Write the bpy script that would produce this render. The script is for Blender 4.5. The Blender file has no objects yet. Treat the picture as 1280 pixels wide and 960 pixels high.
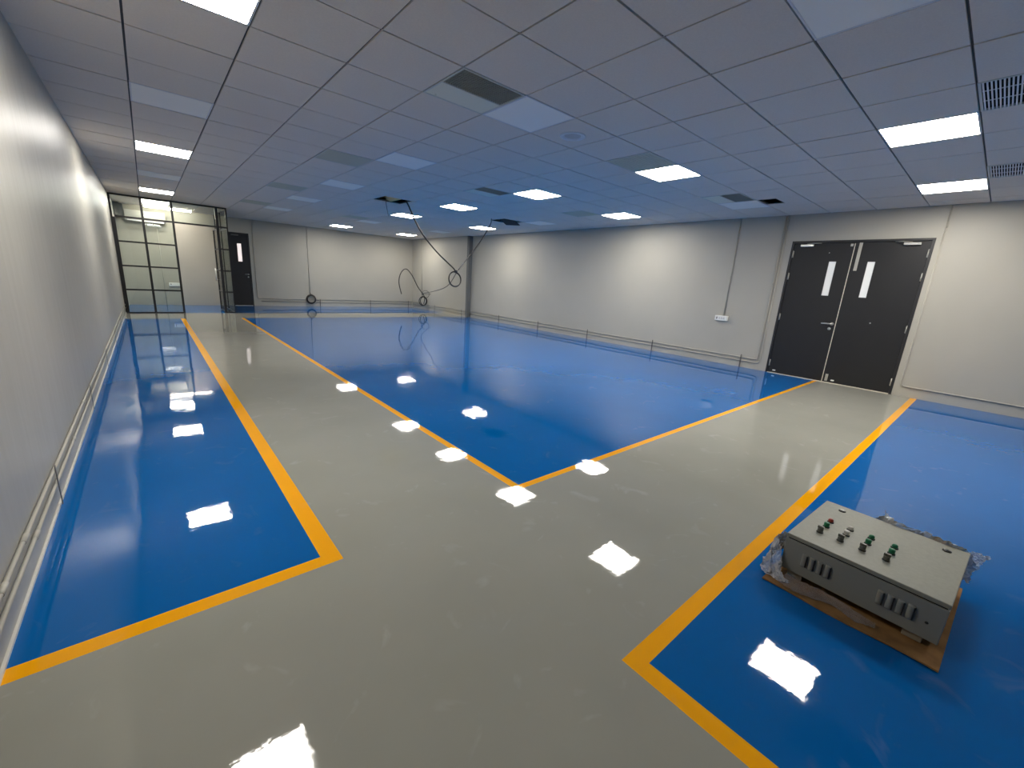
import bpy, math, random
from mathutils import Vector, Matrix, noise
random.seed(7)
S = bpy.context.scene
COL = S.collection
PI = math.pi

# ------------------------------------------------------------------ room measures (metres)
XL, XR = -0.519, 8.794          # left and right walls
YB, YF = -3.6, 16.81            # wall behind the viewer, far wall
H = 2.814                       # suspended ceiling
TX, TY, T = 0.0554, 2.8497, 0.6  # ceiling grid origin and module
XS, YS = 8.655, 12.70           # thicker stretch of the right wall, from YS to the far wall


def srgb(r, g, b):
    f = lambda c: (c / 12.92 if c <= 0.04045 else ((c + 0.055) / 1.055) ** 2.4)
    return (f(r / 255), f(g / 255), f(b / 255), 1)


# ------------------------------------------------------------------ materials
def mat(name, col, rough=0.5, metal=0.0, spec=0.5, emit=None, estr=0.0):
    m = bpy.data.materials.new(name)
    m.use_nodes = True
    b = m.node_tree.nodes['Principled BSDF']
    b.inputs['Base Color'].default_value = col
    b.inputs['Roughness'].default_value = rough
    b.inputs['Metallic'].default_value = metal
    b.inputs['Specular IOR Level'].default_value = spec
    if emit:
        b.inputs['Emission Color'].default_value = emit
        b.inputs['Emission Strength'].default_value = estr
    return m


def node(m, t, **kw):
    n = m.node_tree.nodes.new(t)
    for k, v in kw.items():
        if k in n.inputs:
            n.inputs[k].default_value = v
        else:
            setattr(n, k, v)
    return n


def link(m, a, b):
    m.node_tree.links.new(a, b)


def bsdf(m):
    return m.node_tree.nodes['Principled BSDF']


def vary(m, scale=4.0, amount=0.08, detail=3.0, stretch=(1, 1, 1)):
    """gentle mottling of the base colour"""
    b = bsdf(m)
    c = tuple(b.inputs['Base Color'].default_value)
    tc = node(m, 'ShaderNodeTexCoord')
    mp = node(m, 'ShaderNodeMapping')
    mp.inputs['Scale'].default_value = stretch
    link(m, tc.outputs['Object'], mp.inputs['Vector'])
    n = node(m, 'ShaderNodeTexNoise', Scale=scale, Detail=detail)
    link(m, mp.outputs[0], n.inputs['Vector'])
    r = node(m, 'ShaderNodeValToRGB')
    r.color_ramp.elements[0].position = 0.3
    r.color_ramp.elements[1].position = 0.7
    r.color_ramp.elements[0].color = tuple(x * (1 - amount) for x in c[:3]) + (1,)
    r.color_ramp.elements[1].color = tuple(min(1, x * (1 + amount)) for x in c[:3]) + (1,)
    link(m, n.outputs['Fac'], r.inputs[0])
    link(m, r.outputs[0], b.inputs['Base Color'])
    return tc, mp, n


def bump(m, layers, base=None):
    """layers: (scale, strength, distance, stretch)"""
    b = bsdf(m)
    prev = None
    for sc, st, di, stretch in layers:
        tc = node(m, 'ShaderNodeTexCoord')
        mp = node(m, 'ShaderNodeMapping')
        mp.inputs['Scale'].default_value = stretch
        link(m, tc.outputs['Object'], mp.inputs['Vector'])
        n = node(m, 'ShaderNodeTexNoise', Scale=sc, Detail=2.0)
        link(m, mp.outputs[0], n.inputs['Vector'])
        bp = node(m, 'ShaderNodeBump', Strength=st, Distance=di)
        link(m, n.outputs['Fac'], bp.inputs['Height'])
        if prev:
            link(m, prev.outputs[0], bp.inputs['Normal'])
        prev = bp
    link(m, prev.outputs[0], b.inputs['Normal'])


FLOOR_BUMP = [(0.9, 0.5, 0.006, (1, 1, 1)), (5.0, 0.35, 0.0017, (1, 1, 1)), (24.0, 0.3, 0.0005, (1, 1, 1)), (75.0, 0.25, 0.00012, (1, 1, 1))]


def floor_mat(name, col, amount, scuff=0.15):
    m = mat(name, col, 0.07, 0, 0.42)
    vary(m, 1.3, amount, 5.0)
    bump(m, FLOOR_BUMP)
    # hand-trowelled resin: slightly duller swirls here and there
    n = node(m, 'ShaderNodeTexNoise', Scale=2.2, Detail=6.0, Distortion=1.6)
    tc = node(m, 'ShaderNodeTexCoord')
    link(m, tc.outputs['Object'], n.inputs['Vector'])
    mr = node(m, 'ShaderNodeMapRange')
    mr.inputs['From Min'].default_value = 0.5
    mr.inputs['From Max'].default_value = 0.8
    mr.inputs['To Min'].default_value = 0.025
    mr.inputs['To Max'].default_value = 0.07
    link(m, n.outputs['Fac'], mr.inputs['Value'])
    link(m, mr.outputs[0], bsdf(m).inputs['Roughness'])
    # faint pale scuffs
    cin = bsdf(m).inputs['Base Color'].links[0].from_socket
    sc = node(m, 'ShaderNodeTexNoise', Scale=3.2, Detail=8.0, Distortion=2.5)
    link(m, tc.outputs['Object'], sc.inputs['Vector'])
    sr = node(m, 'ShaderNodeMapRange')
    sr.inputs['From Min'].default_value = 0.62
    sr.inputs['From Max'].default_value = 0.74
    sr.inputs['To Max'].default_value = scuff
    link(m, sc.outputs['Fac'], sr.inputs['Value'])
    mx = node(m, 'ShaderNodeMixRGB')
    mx.inputs[2].default_value = (0.62, 0.62, 0.6, 1)
    link(m, sr.outputs[0], mx.inputs[0])
    link(m, cin, mx.inputs[1])
    link(m, mx.outputs[0], bsdf(m).inputs['Base Color'])
    return m


M = {}
M['grey_floor'] = floor_mat('grey_epoxy', srgb(152, 151, 141), 0.05)
M['blue_floor'] = floor_mat('blue_epoxy', srgb(0, 92, 162), 0.06, 0.045)
M['yellow_floor'] = floor_mat('yellow_line_paint', srgb(250, 172, 0), 0.03, 0.05)

M['wall'] = mat('grey_wall_paint', srgb(174, 170, 158), 0.5, 0, 0.35)
vary(M['wall'], 1.1, 0.03, 4)
bump(M['wall'], [(2.0, 0.25, 0.01, (1, 1, 1)), (60, 0.12, 0.002, (1, 1, 1))])
M['gloss_wall'] = mat('satin_grey_wall_paint', srgb(170, 167, 158), 0.42, 0, 0.28)
vary(M['gloss_wall'], 1.1, 0.04, 4)
bump(M['gloss_wall'], [(1.6, 0.5, 0.02, (1, 1.6, 0.35)), (5.0, 0.55, 0.012, (1, 1.5, 0.22)), (50, 0.12, 0.001, (1, 1, 1))])
M['trim'] = mat('pale_sealant', srgb(205, 203, 195), 0.5)
M['pipe'] = mat('painted_conduit', srgb(176, 172, 160), 0.5)
M['trunk'] = mat('dark_grey_trunking', srgb(104, 106, 104), 0.55)
M['bracket'] = mat('dark_bracket', srgb(95, 92, 88), 0.5)
M['tile'] = mat('ceiling_tile', srgb(228, 218, 205), 0.9, 0, 0.2)
vary(M['tile'], 90, 0.03, 2)
M['tee'] = mat('ceiling_grid_bar', srgb(62, 63, 66), 0.6)
M['void'] = mat('dark_ceiling_void', srgb(40, 36, 34), 0.9, 0, 0.1)
M['white_metal'] = mat('white_enamel', srgb(225, 226, 228), 0.45)
M['diffuser_on'] = mat('lit_diffuser', srgb(240, 240, 235), 0.5, emit=(1.0, 0.955, 0.88, 1), estr=34.0)
M['diffuser_off'] = mat('unlit_diffuser', srgb(252, 249, 240), 0.6)
M['vent_plain'] = mat('drab_vent_plate', srgb(196, 194, 172), 0.6)
M['vent_blank'] = mat('pale_drab_vent_plate', srgb(230, 227, 206), 0.6)
M['vent_bar'] = mat('vent_louvre', srgb(205, 206, 198), 0.5)
M['vent_core'] = mat('vent_dark_core', srgb(158, 158, 146), 0.8)
M['door'] = mat('charcoal_door_paint', srgb(36, 36, 37), 0.45, 0, 0.35)
vary(M['door'], 3, 0.05, 3)
M['door_frame'] = mat('black_door_frame', srgb(34, 34, 36), 0.45)
M['seal'] = mat('pale_meeting_strip', srgb(215, 208, 190), 0.4)
M['steel'] = mat('brushed_steel', srgb(205, 205, 200), 0.3, 0.9)
bump(M['steel'], [(200, 0.08, 0.0005, (1, 1, 0.05))])
M['satin_steel'] = mat('satin_steel_plate', srgb(185, 182, 172), 0.4, 0.6)
M['door_pane'] = mat('lit_frosted_pane', srgb(205, 208, 206), 0.25, emit=(1, 0.98, 0.95, 1), estr=0.2)
M['black_metal'] = mat('black_powder_coat', srgb(15, 15, 15), 0.4)
M['cable'] = mat('black_cable_rubber', srgb(36, 34, 34), 0.5)
M['plastic_white'] = mat('white_plastic', srgb(235, 234, 228), 0.4)
M['aircon'] = mat('cream_aircon_plastic', srgb(205, 202, 192), 0.4)
M['socket_hole'] = mat('socket_dark', srgb(40, 40, 42), 0.5)
M['box_lid'] = mat('grey_enclosure_lid', srgb(140, 140, 127), 0.5, 0.0, 0.4)
vary(M['box_lid'], 60, 0.05, 3)
bump(M['box_lid'], [(350, 0.12, 0.0006, (1, 1, 1))])
M['box_body'] = mat('dark_grey_enclosure', srgb(136, 136, 127), 0.5, 0.0, 0.4)
bump(M['box_body'], [(350, 0.12, 0.0006, (1, 1, 1))])
M['rubber'] = mat('black_gasket', srgb(22, 22, 22), 0.6)
M['knob_grey'] = mat('grey_selector', srgb(92, 92, 84), 0.4)
M['knob_green'] = mat('green_button', srgb(18, 110, 70), 0.35)
M['knob_red'] = mat('red_button', srgb(165, 60, 45), 0.35)
M['knob_white'] = mat('white_button', srgb(205, 200, 190), 0.35)
M['bezel'] = mat('button_bezel', srgb(62, 62, 60), 0.35, 0.6)
M['card'] = mat('brown_cardboard', srgb(142, 106, 66), 0.85, 0, 0.2)
vary(M['card'], 14, 0.22, 5)
M['pad'] = mat('packing_pad', srgb(150, 138, 118), 0.9, 0, 0.2)
M['tan'] = mat('tan_insulation', srgb(255, 208, 140), 0.8)
M['loose_tile'] = mat('dark_tile_back', srgb(58, 57, 56), 0.9)
M['duct'] = mat('grey_casing', srgb(95, 96, 92), 0.6)


def glass_mat(name, tint, gloss_rough=0.02, ior=1.5):
    m = bpy.data.materials.new(name)
    m.use_nodes = True
    nt = m.node_tree
    nt.nodes.clear()
    o = nt.nodes.new('ShaderNodeOutputMaterial')
    tr = nt.nodes.new('ShaderNodeBsdfTransparent')
    tr.inputs[0].default_value = tint
    gl = nt.nodes.new('ShaderNodeBsdfGlossy')
    gl.inputs['Roughness'].default_value = gloss_rough
    fr = nt.nodes.new('ShaderNodeFresnel')
    fr.inputs[0].default_value = ior
    mx = nt.nodes.new('ShaderNodeMixShader')
    nt.links.new(fr.outputs[0], mx.inputs[0])
    nt.links.new(tr.outputs[0], mx.inputs[1])
    nt.links.new(gl.outputs[0], mx.inputs[2])
    nt.links.new(mx.outputs[0], o.inputs[0])
    return m


M['glass'] = glass_mat('clear_glass', (0.93, 0.97, 0.95, 1))


def film_mat(name, ior, milky):
    m = glass_mat(name, (0.95, 0.96, 0.97, 1), 0.2, ior)
    nt = m.node_tree
    out = [n for n in nt.nodes if n.type == 'OUTPUT_MATERIAL'][0]
    mx = [n for n in nt.nodes if n.type == 'MIX_SHADER'][0]
    df = nt.nodes.new('ShaderNodeBsdfDiffuse')
    df.inputs[0].default_value = (0.85, 0.87, 0.9, 1)
    m2 = nt.nodes.new('ShaderNodeMixShader')
    m2.inputs[0].default_value = milky
    nt.links.new(mx.outputs[0], m2.inputs[1])
    nt.links.new(df.outputs[0], m2.inputs[2])
    nt.links.new(m2.outputs[0], out.inputs[0])
    return m


M['film'] = film_mat('crumpled_clear_film', 1.9, 0.46)
M['thin_film'] = film_mat('thin_clear_film', 1.45, 0.12)


# ------------------------------------------------------------------ mesh helpers
class MB:
    def __init__(s):
        s.v, s.f, s.m, s.sm = [], [], [], []
        s.mats = []

    def mi(s, m):
        if m is None:
            return 0
        if m not in s.mats:
            s.mats.append(m)
        return s.mats.index(m)

    def face(s, pts, m=None, smooth=False):
        i = len(s.v)
        s.v += [tuple(p) for p in pts]
        s.f.append(tuple(range(i, i + len(pts))))
        s.m.append(s.mi(m))
        s.sm.append(smooth)

    def box(s, x0, x1, y0, y1, z0, z1, m=None, X=None):
        i = len(s.v)
        p = [(x0, y0, z0), (x1, y0, z0), (x1, y1, z0), (x0, y1, z0), (x0, y0, z1), (x1, y0, z1), (x1, y1, z1), (x0, y1, z1)]
        if X:
            p = [tuple(X @ Vector(q)) for q in p]
        s.v += p
        for q in ((0, 3, 2, 1), (4, 5, 6, 7), (0, 1, 5, 4), (1, 2, 6, 5), (2, 3, 7, 6), (3, 0, 4, 7)):
            s.f.append(tuple(i + k for k in q))
            s.m.append(s.mi(m))
            s.sm.append(False)

    def tube(s, path, r, seg=8, m=None, closed=False, caps=True):
        """round bar swept along path"""
        P = [Vector(p) for p in path]
        n = len(P)
        rr = r if isinstance(r, (list, tuple)) else [r] * n
        base = len(s.v)
        up = None
        for k in range(n):
            a = P[(k - 1) % n] if (closed or k > 0) else P[k]
            b = P[(k + 1) % n] if (closed or k < n - 1) else P[k]
            t = (b - a).normalized()
            if up is None:
                up = Vector((0, 0, 1)) if abs(t.z) < 0.9 else Vector((1, 0, 0))
            side = t.cross(up)
            if side.length < 1e-6:
                side = t.cross(Vector((0, 1, 0)))
            side.normalize()
            up = side.cross(t).normalized()
            for j in range(seg):
                an = 2 * PI * j / seg
                s.v.append(tuple(P[k] + (side * math.cos(an) + up * math.sin(an)) * rr[k]))
        for k in range(n if closed else n - 1):
            for j in range(seg):
                a = base + k * seg + j
                b = base + k * seg + (j + 1) % seg
                c = base + ((k + 1) % n) * seg + (j + 1) % seg
                d = base + ((k + 1) % n) * seg + j
                s.f.append((a, b, c, d))
                s.m.append(s.mi(m))
                s.sm.append(True)
        if caps and not closed:
            s.f.append(tuple(base + j for j in reversed(range(seg))))
            s.f.append(tuple(base + (n - 1) * seg + j for j in range(seg)))
            s.m += [s.mi(m)] * 2
            s.sm += [False] * 2

    def lathe(s, prof, c, axis='z', seg=24, m=None, smooth=True):
        """profile (radius, height) turned about an axis through c"""
        base = len(s.v)
        for (r, h) in prof:
            for j in range(seg):
                a = 2 * PI * j / seg
                u, w = r * math.cos(a), r * math.sin(a)
                if axis == 'z':
                    s.v.append((c[0] + u, c[1] + w, c[2] + h))
                elif axis == 'x':
                    s.v.append((c[0] + h, c[1] + u, c[2] + w))
                else:
                    s.v.append((c[0] + u, c[1] + h, c[2] + w))
        for k in range(len(prof) - 1):
            for j in range(seg):
                s.f.append((base + k * seg + j, base + k * seg + (j + 1) % seg, base + (k + 1) * seg + (j + 1) % seg, base + (k + 1) * seg + j))
                s.m.append(s.mi(m))
                s.sm.append(smooth)
        s.f.append(tuple(base + (len(prof) - 1) * seg + j for j in range(seg)))
        s.m.append(s.mi(m))
        s.sm.append(False)

    def build(s, name, material=None, parent=None, loc=None, bevel=0, local=False):
        me = bpy.data.meshes.new(name)
        L = Vector(loc) if loc else (Vector(parent['wl']) if (parent and not local) else Vector((0, 0, 0)))
        me.from_pydata([tuple(Vector(p) - L) for p in s.v], [], s.f)
        if s.mats:
            for q in s.mats:
                me.materials.append(q)
            for pl, k in zip(me.polygons, s.m):
                pl.material_index = k
        elif material:
            me.materials.append(material)
        for pl, k in zip(me.polygons, s.sm):
            pl.use_smooth = k
        import bmesh
        bm = bmesh.new()
        bm.from_mesh(me)
        bmesh.ops.recalc_face_normals(bm, faces=bm.faces)
        bm.to_mesh(me)
        bm.free()
        me.update()
        o = bpy.data.objects.new(name, me)
        COL.objects.link(o)
        if parent:
            o.parent = parent
            if loc:
                o.location = Vector(loc) - Vector(parent['wl'])
                o['wl'] = tuple(loc)
            else:
                o['wl'] = tuple(parent['wl'])
        else:
            o.location = L
            o['wl'] = tuple(L)
        if bevel:
            b = o.modifiers.new('edge', 'BEVEL')
            b.width = bevel
            b.segments = 2
            b.limit_method = 'ANGLE'
        return o


def tag(o, label, cat, group=None):
    o['label'] = label
    o['category'] = cat
    if group:
        o['group'] = group
    return o


def thing(name, label, cat, loc, group=None):
    o = bpy.data.objects.new(name, None)
    o.empty_display_size = 0.1
    COL.objects.link(o)
    o.location = loc
    o['wl'] = tuple(loc)
    return tag(o, label, cat, group)


def structure(o, label=None, cat=None):
    o['kind'] = 'structure'
    if label:
        o['label'] = label
        o['category'] = cat
    return o


def dup(root, loc, label, group=None):
    r = root.copy()
    COL.objects.link(r)
    r.location = loc
    r['wl'] = tuple(loc)
    r['label'] = label
    if group:
        r['group'] = group
    for ch in list(root.children):
        c = ch.copy()
        COL.objects.link(c)
        c.parent = r
        for g in list(ch.children):
            d = g.copy()
            COL.objects.link(d)
            d.parent = c
    return r


def smooth_path(pts, n=8):
    """Catmull-Rom through pts"""
    P = [Vector(p) for p in pts]
    out = []
    for i in range(len(P) - 1):
        p0 = P[max(i - 1, 0)]
        p1, p2 = P[i], P[i + 1]
        p3 = P[min(i + 2, len(P) - 1)]
        for k in range(n):
            t = k / n
            out.append(0.5 * ((2 * p1) + (p2 - p0) * t + (2 * p0 - 5 * p1 + 4 * p2 - p3) * t * t + (3 * p1 - p0 - 3 * p2 + p3) * t ** 3))
    out.append(P[-1])
    return out


# ------------------------------------------------------------------ floor
b = MB()
xs = [XL - 0.12, 0.493, 0.579, 1.212, 1.285, 1.743, 1.805, XR + 0.3]
ys = [YB - 0.12, 0.575, 0.648, 1.831, 1.868, 1.906, 1.922, 12.85, 14.22, YF + 0.3]
bl, gr, ye = M['blue_floor'], M['grey_floor'], M['yellow_floor']


def paint(x, y):
    if y > 14.22:
        return bl
    if y > 12.85:
        return gr
    if x < 0.579 and y > 1.831:
        return bl if (x < 0.493 and y > 1.906) else ye
    if x > 1.743 and y > 1.868:
        return bl if (x > 1.805 and y > 1.922) else ye
    if x > 1.212 and y < 0.648:
        return bl if (x > 1.285 and y < 0.575) else ye
    return gr


for x0, x1 in zip(xs, xs[1:]):
    for y0, y1 in zip(ys, ys[1:]):
        b.face([(x0, y0, 0), (x1, y0, 0), (x1, y1, 0), (x0, y1, 0)], paint((x0 + x1) / 2, (y0 + y1) / 2))
structure(b.build('floor'))

# ------------------------------------------------------------------ walls
TH = 0.12
HT = H + 0.5
b = MB()
b.box(XL - TH, XL, YB - TH, YF + TH, 0, HT)
structure(b.build('wall_left', M['gloss_wall']))
b = MB()
b.box(XL - TH, XR + TH, YB - TH, YB, 0, HT)
structure(b.build('wall_back', M['wall']))
# far wall with the opening of door 2
D2 = (2.0, 2.69, 2.36)
b = MB()
b.box(XL - TH, D2[0], YF, YF + TH, 0, HT)
b.box(D2[1], XR + TH, YF, YF + TH, 0, HT)
b.box(D2[0], D2[1], YF, YF + TH, D2[2], HT)
structure(b.build('wall_far', M['wall']))
# right wall with the double-door opening, thicker towards the far corner
D1 = (0.878, 2.712, 2.369)
b = MB()
b.box(XR, XR + TH, YB - TH, D1[0], 0, HT)
b.box(XR, XR + TH, D1[1], YF + TH, 0, HT)
b.box(XR, XR + TH, D1[0], D1[1], D1[2], HT)
b.box(XS, XR, YS, YF, 0, HT)
structure(b.build('wall_right', M['wall']))

q = MB()
q.box(XS - 0.012, XR, YS - 0.11, YS, 0.004, H - 0.004)
tag(q.build('wall_strip', M['trunk'], loc=(XS, YS - 0.05, 0)), 'tall dark grey trunking in the step of the right wall, floor to ceiling', 'trunking')

# pale sealant bead along the foot of the left wall
b = MB()
b.box(XL, XL + 0.010, YB, YF, 0, 0.012)
structure(b.build('baseboard_left', M['trim']))

# ------------------------------------------------------------------ ceiling: tiles on a recessed grid
LIT = [(0, -1), (0, -9), (0, -17), (0, -21), (8, 3), (8, -1), (8, -5), (8, -9), (8, -13), (8, -21), (12, 3), (12, -5), (12, -13), (12, -21), (8, 7)]  # last cell: unseen panel added to brighten the box and near floor
OFF = [(0, -5), (0, -13), (4, 3), (4, -1), (4, -5), (4, -9), (4, -13), (4, -17), (8, -17), (12, -1), (12, -9), (12, -17)]
VENT_HALF = [(3, -1), (11, -1), (7, -6)]
VENT_PLAIN = [(3, -6), (7, -1), (11, -6), (3, -11), (3, -16), (7, -16)]
VENT_BAR = [(7, 4), (11, 4)]
HOLES = [(6, -10), (11, -10)]
used = set(LIT + OFF + VENT_HALF + VENT_PLAIN + VENT_BAR + HOLES)


def cell(i, r):
    """x0,x1,y0,y1 of grid cell: column i, row r (r..r+1 counts towards the viewer)"""
    return TX + i * T, TX + (i + 1) * T, TY - (r + 1) * T, TY - r * T


b = MB()
g = 0.0068
for i in range(-1, 15):
    for r in range(-24, 11):
        x0, x1, y0, y1 = cell(i, r)
        x0, x1, y0, y1 = max(x0 + g, XL), min(x1 - g, XR), max(y0 + g, YB), min(y1 - g, YF)
        if x1 - x0 < 0.01 or y1 - y0 < 0.01:
            continue
        rr = (i, r)
        if rr in used:
            continue
        if rr == (12, 0):                      # tile pulled aside: a dark slot is left
            b.box(x0, x1, y0, y1 - 0.26, H, H + 0.012, M['tile'])
            b.box(x0 + 0.42, x1, y1 - 0.26, y1, H, H + 0.012, M['tile'])
            continue
        dz = random.uniform(-0.0012, 0.0012)
        b.box(x0, x1, y0, y1, H + dz, H + 0.012, M['tile'])
# grid bars above the joints
for i in range(-1, 16):
    x = TX + i * T
    if XL < x < XR:
        b.box(x - 0.012, x + 0.012, YB, YF, H + 0.0125, H + 0.03, M['tee'])
for r in range(-24, 12):
    y = TY - r * T
    if YB < y < YF:
        b.box(XL, XR, y - 0.012, y + 0.012, H + 0.0128, H + 0.0295, M['tee'])
# dark void over it all
b.face([(XL - TH, YB - TH, H + 0.5), (XR + TH, YB - TH, H + 0.5), (XR + TH, YF + TH, H + 0.5), (XL - TH, YF + TH, H + 0.5)], M['void'])
structure(b.build('ceiling'))

# ------------------------------------------------------------------ ceiling lights
h = T / 2 - 0.004


def make_light(on, loc, label, group):
    t = thing('ceiling_light', label, 'ceiling light', loc, group)
    x, y, z = loc
    f = MB()
    w = 0.012
    for q in ((x - h, x + h, y - h, y - h + w), (x - h, x + h, y + h - w, y + h), (x - h, x - h + w, y - h + w, y + h - w), (x + h - w, x + h, y - h + w, y + h - w)):
        f.box(*q, z - 0.002, z + 0.011)
    f.box(x - h, x + h, y - h, y + h, z + 0.0111, z + 0.0122)
    f.build('frame', M['white_metal'], t)
    d = MB()
    d.box(x - h + w, x + h - w, y - h + w, y + h - w, z, z + 0.011)
    d.build('diffuser', M['diffuser_on' if on else 'diffuser_off'], t)
    return t


def ccell(i, r, dz=0.0):
    x0, x1, y0, y1 = cell(i, r)
    return ((x0 + x1) / 2, (y0 + y1) / 2, H + dz)


LBL_ON = {
    (8, 7): 'added unseen glowing ceiling panel behind the viewer, brightening the box and near floor',
    (0, -1): 'glowing ceiling panel cut by the top edge of the photo, by the left wall',
    (0, -9): 'glowing ceiling panel by the left wall, just beyond that row\'s first unlit panel',
    (0, -17): 'glowing ceiling panel by the left wall, just in front of the black-framed glass partition',
    (0, -21): 'glowing ceiling panel inside the glass room, seen through the black-framed partition',
    (8, 3): 'largest glowing ceiling panel on the right, beside the open-bar vent nearest the viewer',
    (8, -1): 'glowing ceiling panel touching a drab grey vent plate, second in its row',
    (8, -5): 'glowing ceiling panel, third in the middle row, beyond the one touching the drab vent plate',
    (8, -9): 'glowing ceiling panel right of the open tan-duct hole, fourth in the middle row',
    (8, -13): 'glowing ceiling panel crossed by the thick black cable from the tan-duct hole',
    (8, -21): 'glowing ceiling panel close to the far wall and nearest the far right corner',
    (12, 3): 'glowing ceiling panel above the double doors, nearest in the right wall row',
    (12, -5): 'glowing ceiling panel along the middle of the right wall, between two unlit panels',
    (12, -13): 'glowing ceiling panel crossed by the thin cable from the hole with the tilted tile',
    (12, -21): 'glowing ceiling panel in the far right corner over the thick wall stretch',
}
# the middle-row (8,-21) lamp shows left of the (12,-21) one
LBL_ON[(8, -21)] = 'small far glowing ceiling panel above and right of the far wall cable coil'
LBL_OFF = {
    (0, -5): 'unlit white ceiling panel by the left wall, with a dark gap along its far edge',
    (0, -13): 'unlit white ceiling panel by the left wall, between two glowing ones',
    (4, 3): 'unlit pale ceiling panel cut by the top edge at the upper right',
    (4, -1): 'unlit pale ceiling panel next to the vent that is half dark mesh, largest pale square',
    (4, -5): 'unlit pale ceiling panel, second in its row, just beyond the nearest plain drab vent',
    (4, -9): 'unlit pale ceiling panel, third in its row, left of the tan-duct hole',
    (4, -13): 'unlit pale ceiling panel, fourth in its row beyond the tan-duct hole',
    (4, -17): 'unlit pale ceiling panel, fifth and farthest in its row, near the far wall',
    (8, -17): 'unlit pale ceiling panel in the middle row, between the last two glowing ones',
    (12, -1): 'unlit pale ceiling panel nearest the right wall, next to a small dark slot',
    (12, -9): 'unlit pale ceiling panel by the right wall, just before the tilted-tile hole',
    (12, -17): 'unlit pale ceiling panel near the far right corner, between two glowing ones',
}
p = None
for k in LIT:
    if p is None:
        p = make_light(True, ccell(*k), LBL_ON[k], 'glowing ceiling panels')
    else:
        dup(p, ccell(*k), LBL_ON[k])
p = None
for k in OFF:
    at = ccell(*k)
    if k == (0, -5):
        at = (at[0], at[1] - 0.0102, at[2])      # sits askew, leaving a dark gap
    if p is None:
        p = make_light(False, at, LBL_OFF[k], 'unlit ceiling panels')
    else:
        dup(p, at, LBL_OFF[k])


# slim strip light at the back of the glass room
t = thing('strip_light', 'long slim glowing strip light on the ceiling at the back of the glass room', 'strip light', (0.66, 16.25, H))
q = MB()
q.box(0.1, 1.21, 16.21, 16.29, H - 0.012, H)
q.build('housing', M['white_metal'], t, bevel=0.002)
q = MB()
q.tube([(0.13, 16.25, H - 0.036), (1.18, 16.25, H - 0.036)], 0.022, 14)
q.build('tube', mat('bright_tube', srgb(240, 240, 235), 0.5, emit=(1.0, 0.94, 0.84, 1), estr=45.0), t)
for xx in (0.105, 1.18):
    q = MB()
    q.box(xx, xx + 0.025, 16.225, 16.275, H - 0.062, H - 0.012)
    q.build('end_holder', M['plastic_white'], t)

# ------------------------------------------------------------------ ceiling vents
def make_vent(kind, loc, label, group):
    t = thing('ceiling_vent', label, 'ceiling vent', loc, group)
    x, y, z = loc
    f = MB()
    w = 0.014
    for q in ((x - h, x + h, y - h, y - h + w), (x - h, x + h, y + h - w, y + h), (x - h, x - h + w, y - h + w, y + h - w), (x + h - w, x + h, y - h + w, y + h - w)):
        f.box(*q, z - 0.003, z + 0.0118)
    f.build('frame', M['vent_bar'], t)
    xa, xb, ya, yb = x - h + w, x + h - w, y - h + w, y + h - w
    if kind == 'half':
        q = MB()
        q.box(xa, xb, y + 0.02, yb, z - 0.001, z + 0.01)
        q.lathe([(0.006, 0.0), (0.006, -0.004), (0.001, -0.005)], (xa + 0.08, yb - 0.03, z - 0.001), seg=10)
        q.build('blank_plate', M['vent_blank'], t)
        q = MB()
        n = 26
        for k in range(n):
            cx = xa + (k + 0.5) * (xb - xa) / n
            q.box(cx - 0.002, cx + 0.002, ya, y + 0.01, z + 0.001, z + 0.011)
        for k in range(12):
            cy = ya + (k + 0.5) * (y + 0.01 - ya) / 12
            q.box(xa, xb, cy - 0.002, cy + 0.002, z + 0.0012, z + 0.0108)
        q.build('egg_crate_grille', M['vent_core'], t)
        q = MB()
        q.box(xa, xb, y + 0.0101, y + 0.0199, z - 0.002, z + 0.011)
        q.build('divider', M['vent_bar'], t)
        q = MB()
        q.box(xa, xb, ya, yb, z + 0.0112, z + 0.0122)
        q.build('backing', M['vent_core'], t)
    elif kind == 'plain':
        q = MB()
        q.box(xa, xb, ya, yb, z + 0.003, z + 0.011)
        for k in range(14):                     # closely pressed flat blades
            cy = ya + (k + 0.5) * (yb - ya) / 14
            q.box(xa, xb, cy - 0.017, cy + 0.017, z - 0.0006, z + 0.003)
        q.build('closed_blades', M['vent_plain'], t)
    else:
        q = MB()
        n = 30
        for k in range(n):
            cy = ya + (k + 0.5) * (yb - ya) / n
            q.box(xa, xb, cy - 0.0042, cy + 0.0042, z - 0.002, z + 0.003)
        for cx in (x - 0.1, x + 0.1):
            q.box(cx - 0.003, cx + 0.003, ya, yb, z + 0.0031, z + 0.008)
        q.build('louvre_bars', M['white_metal'], t)
        q = MB()
        q.box(xa, xb, ya, yb, z + 0.0105, z + 0.0122)
        q.build('dark_backing', M['void'], t)
    return t


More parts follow.
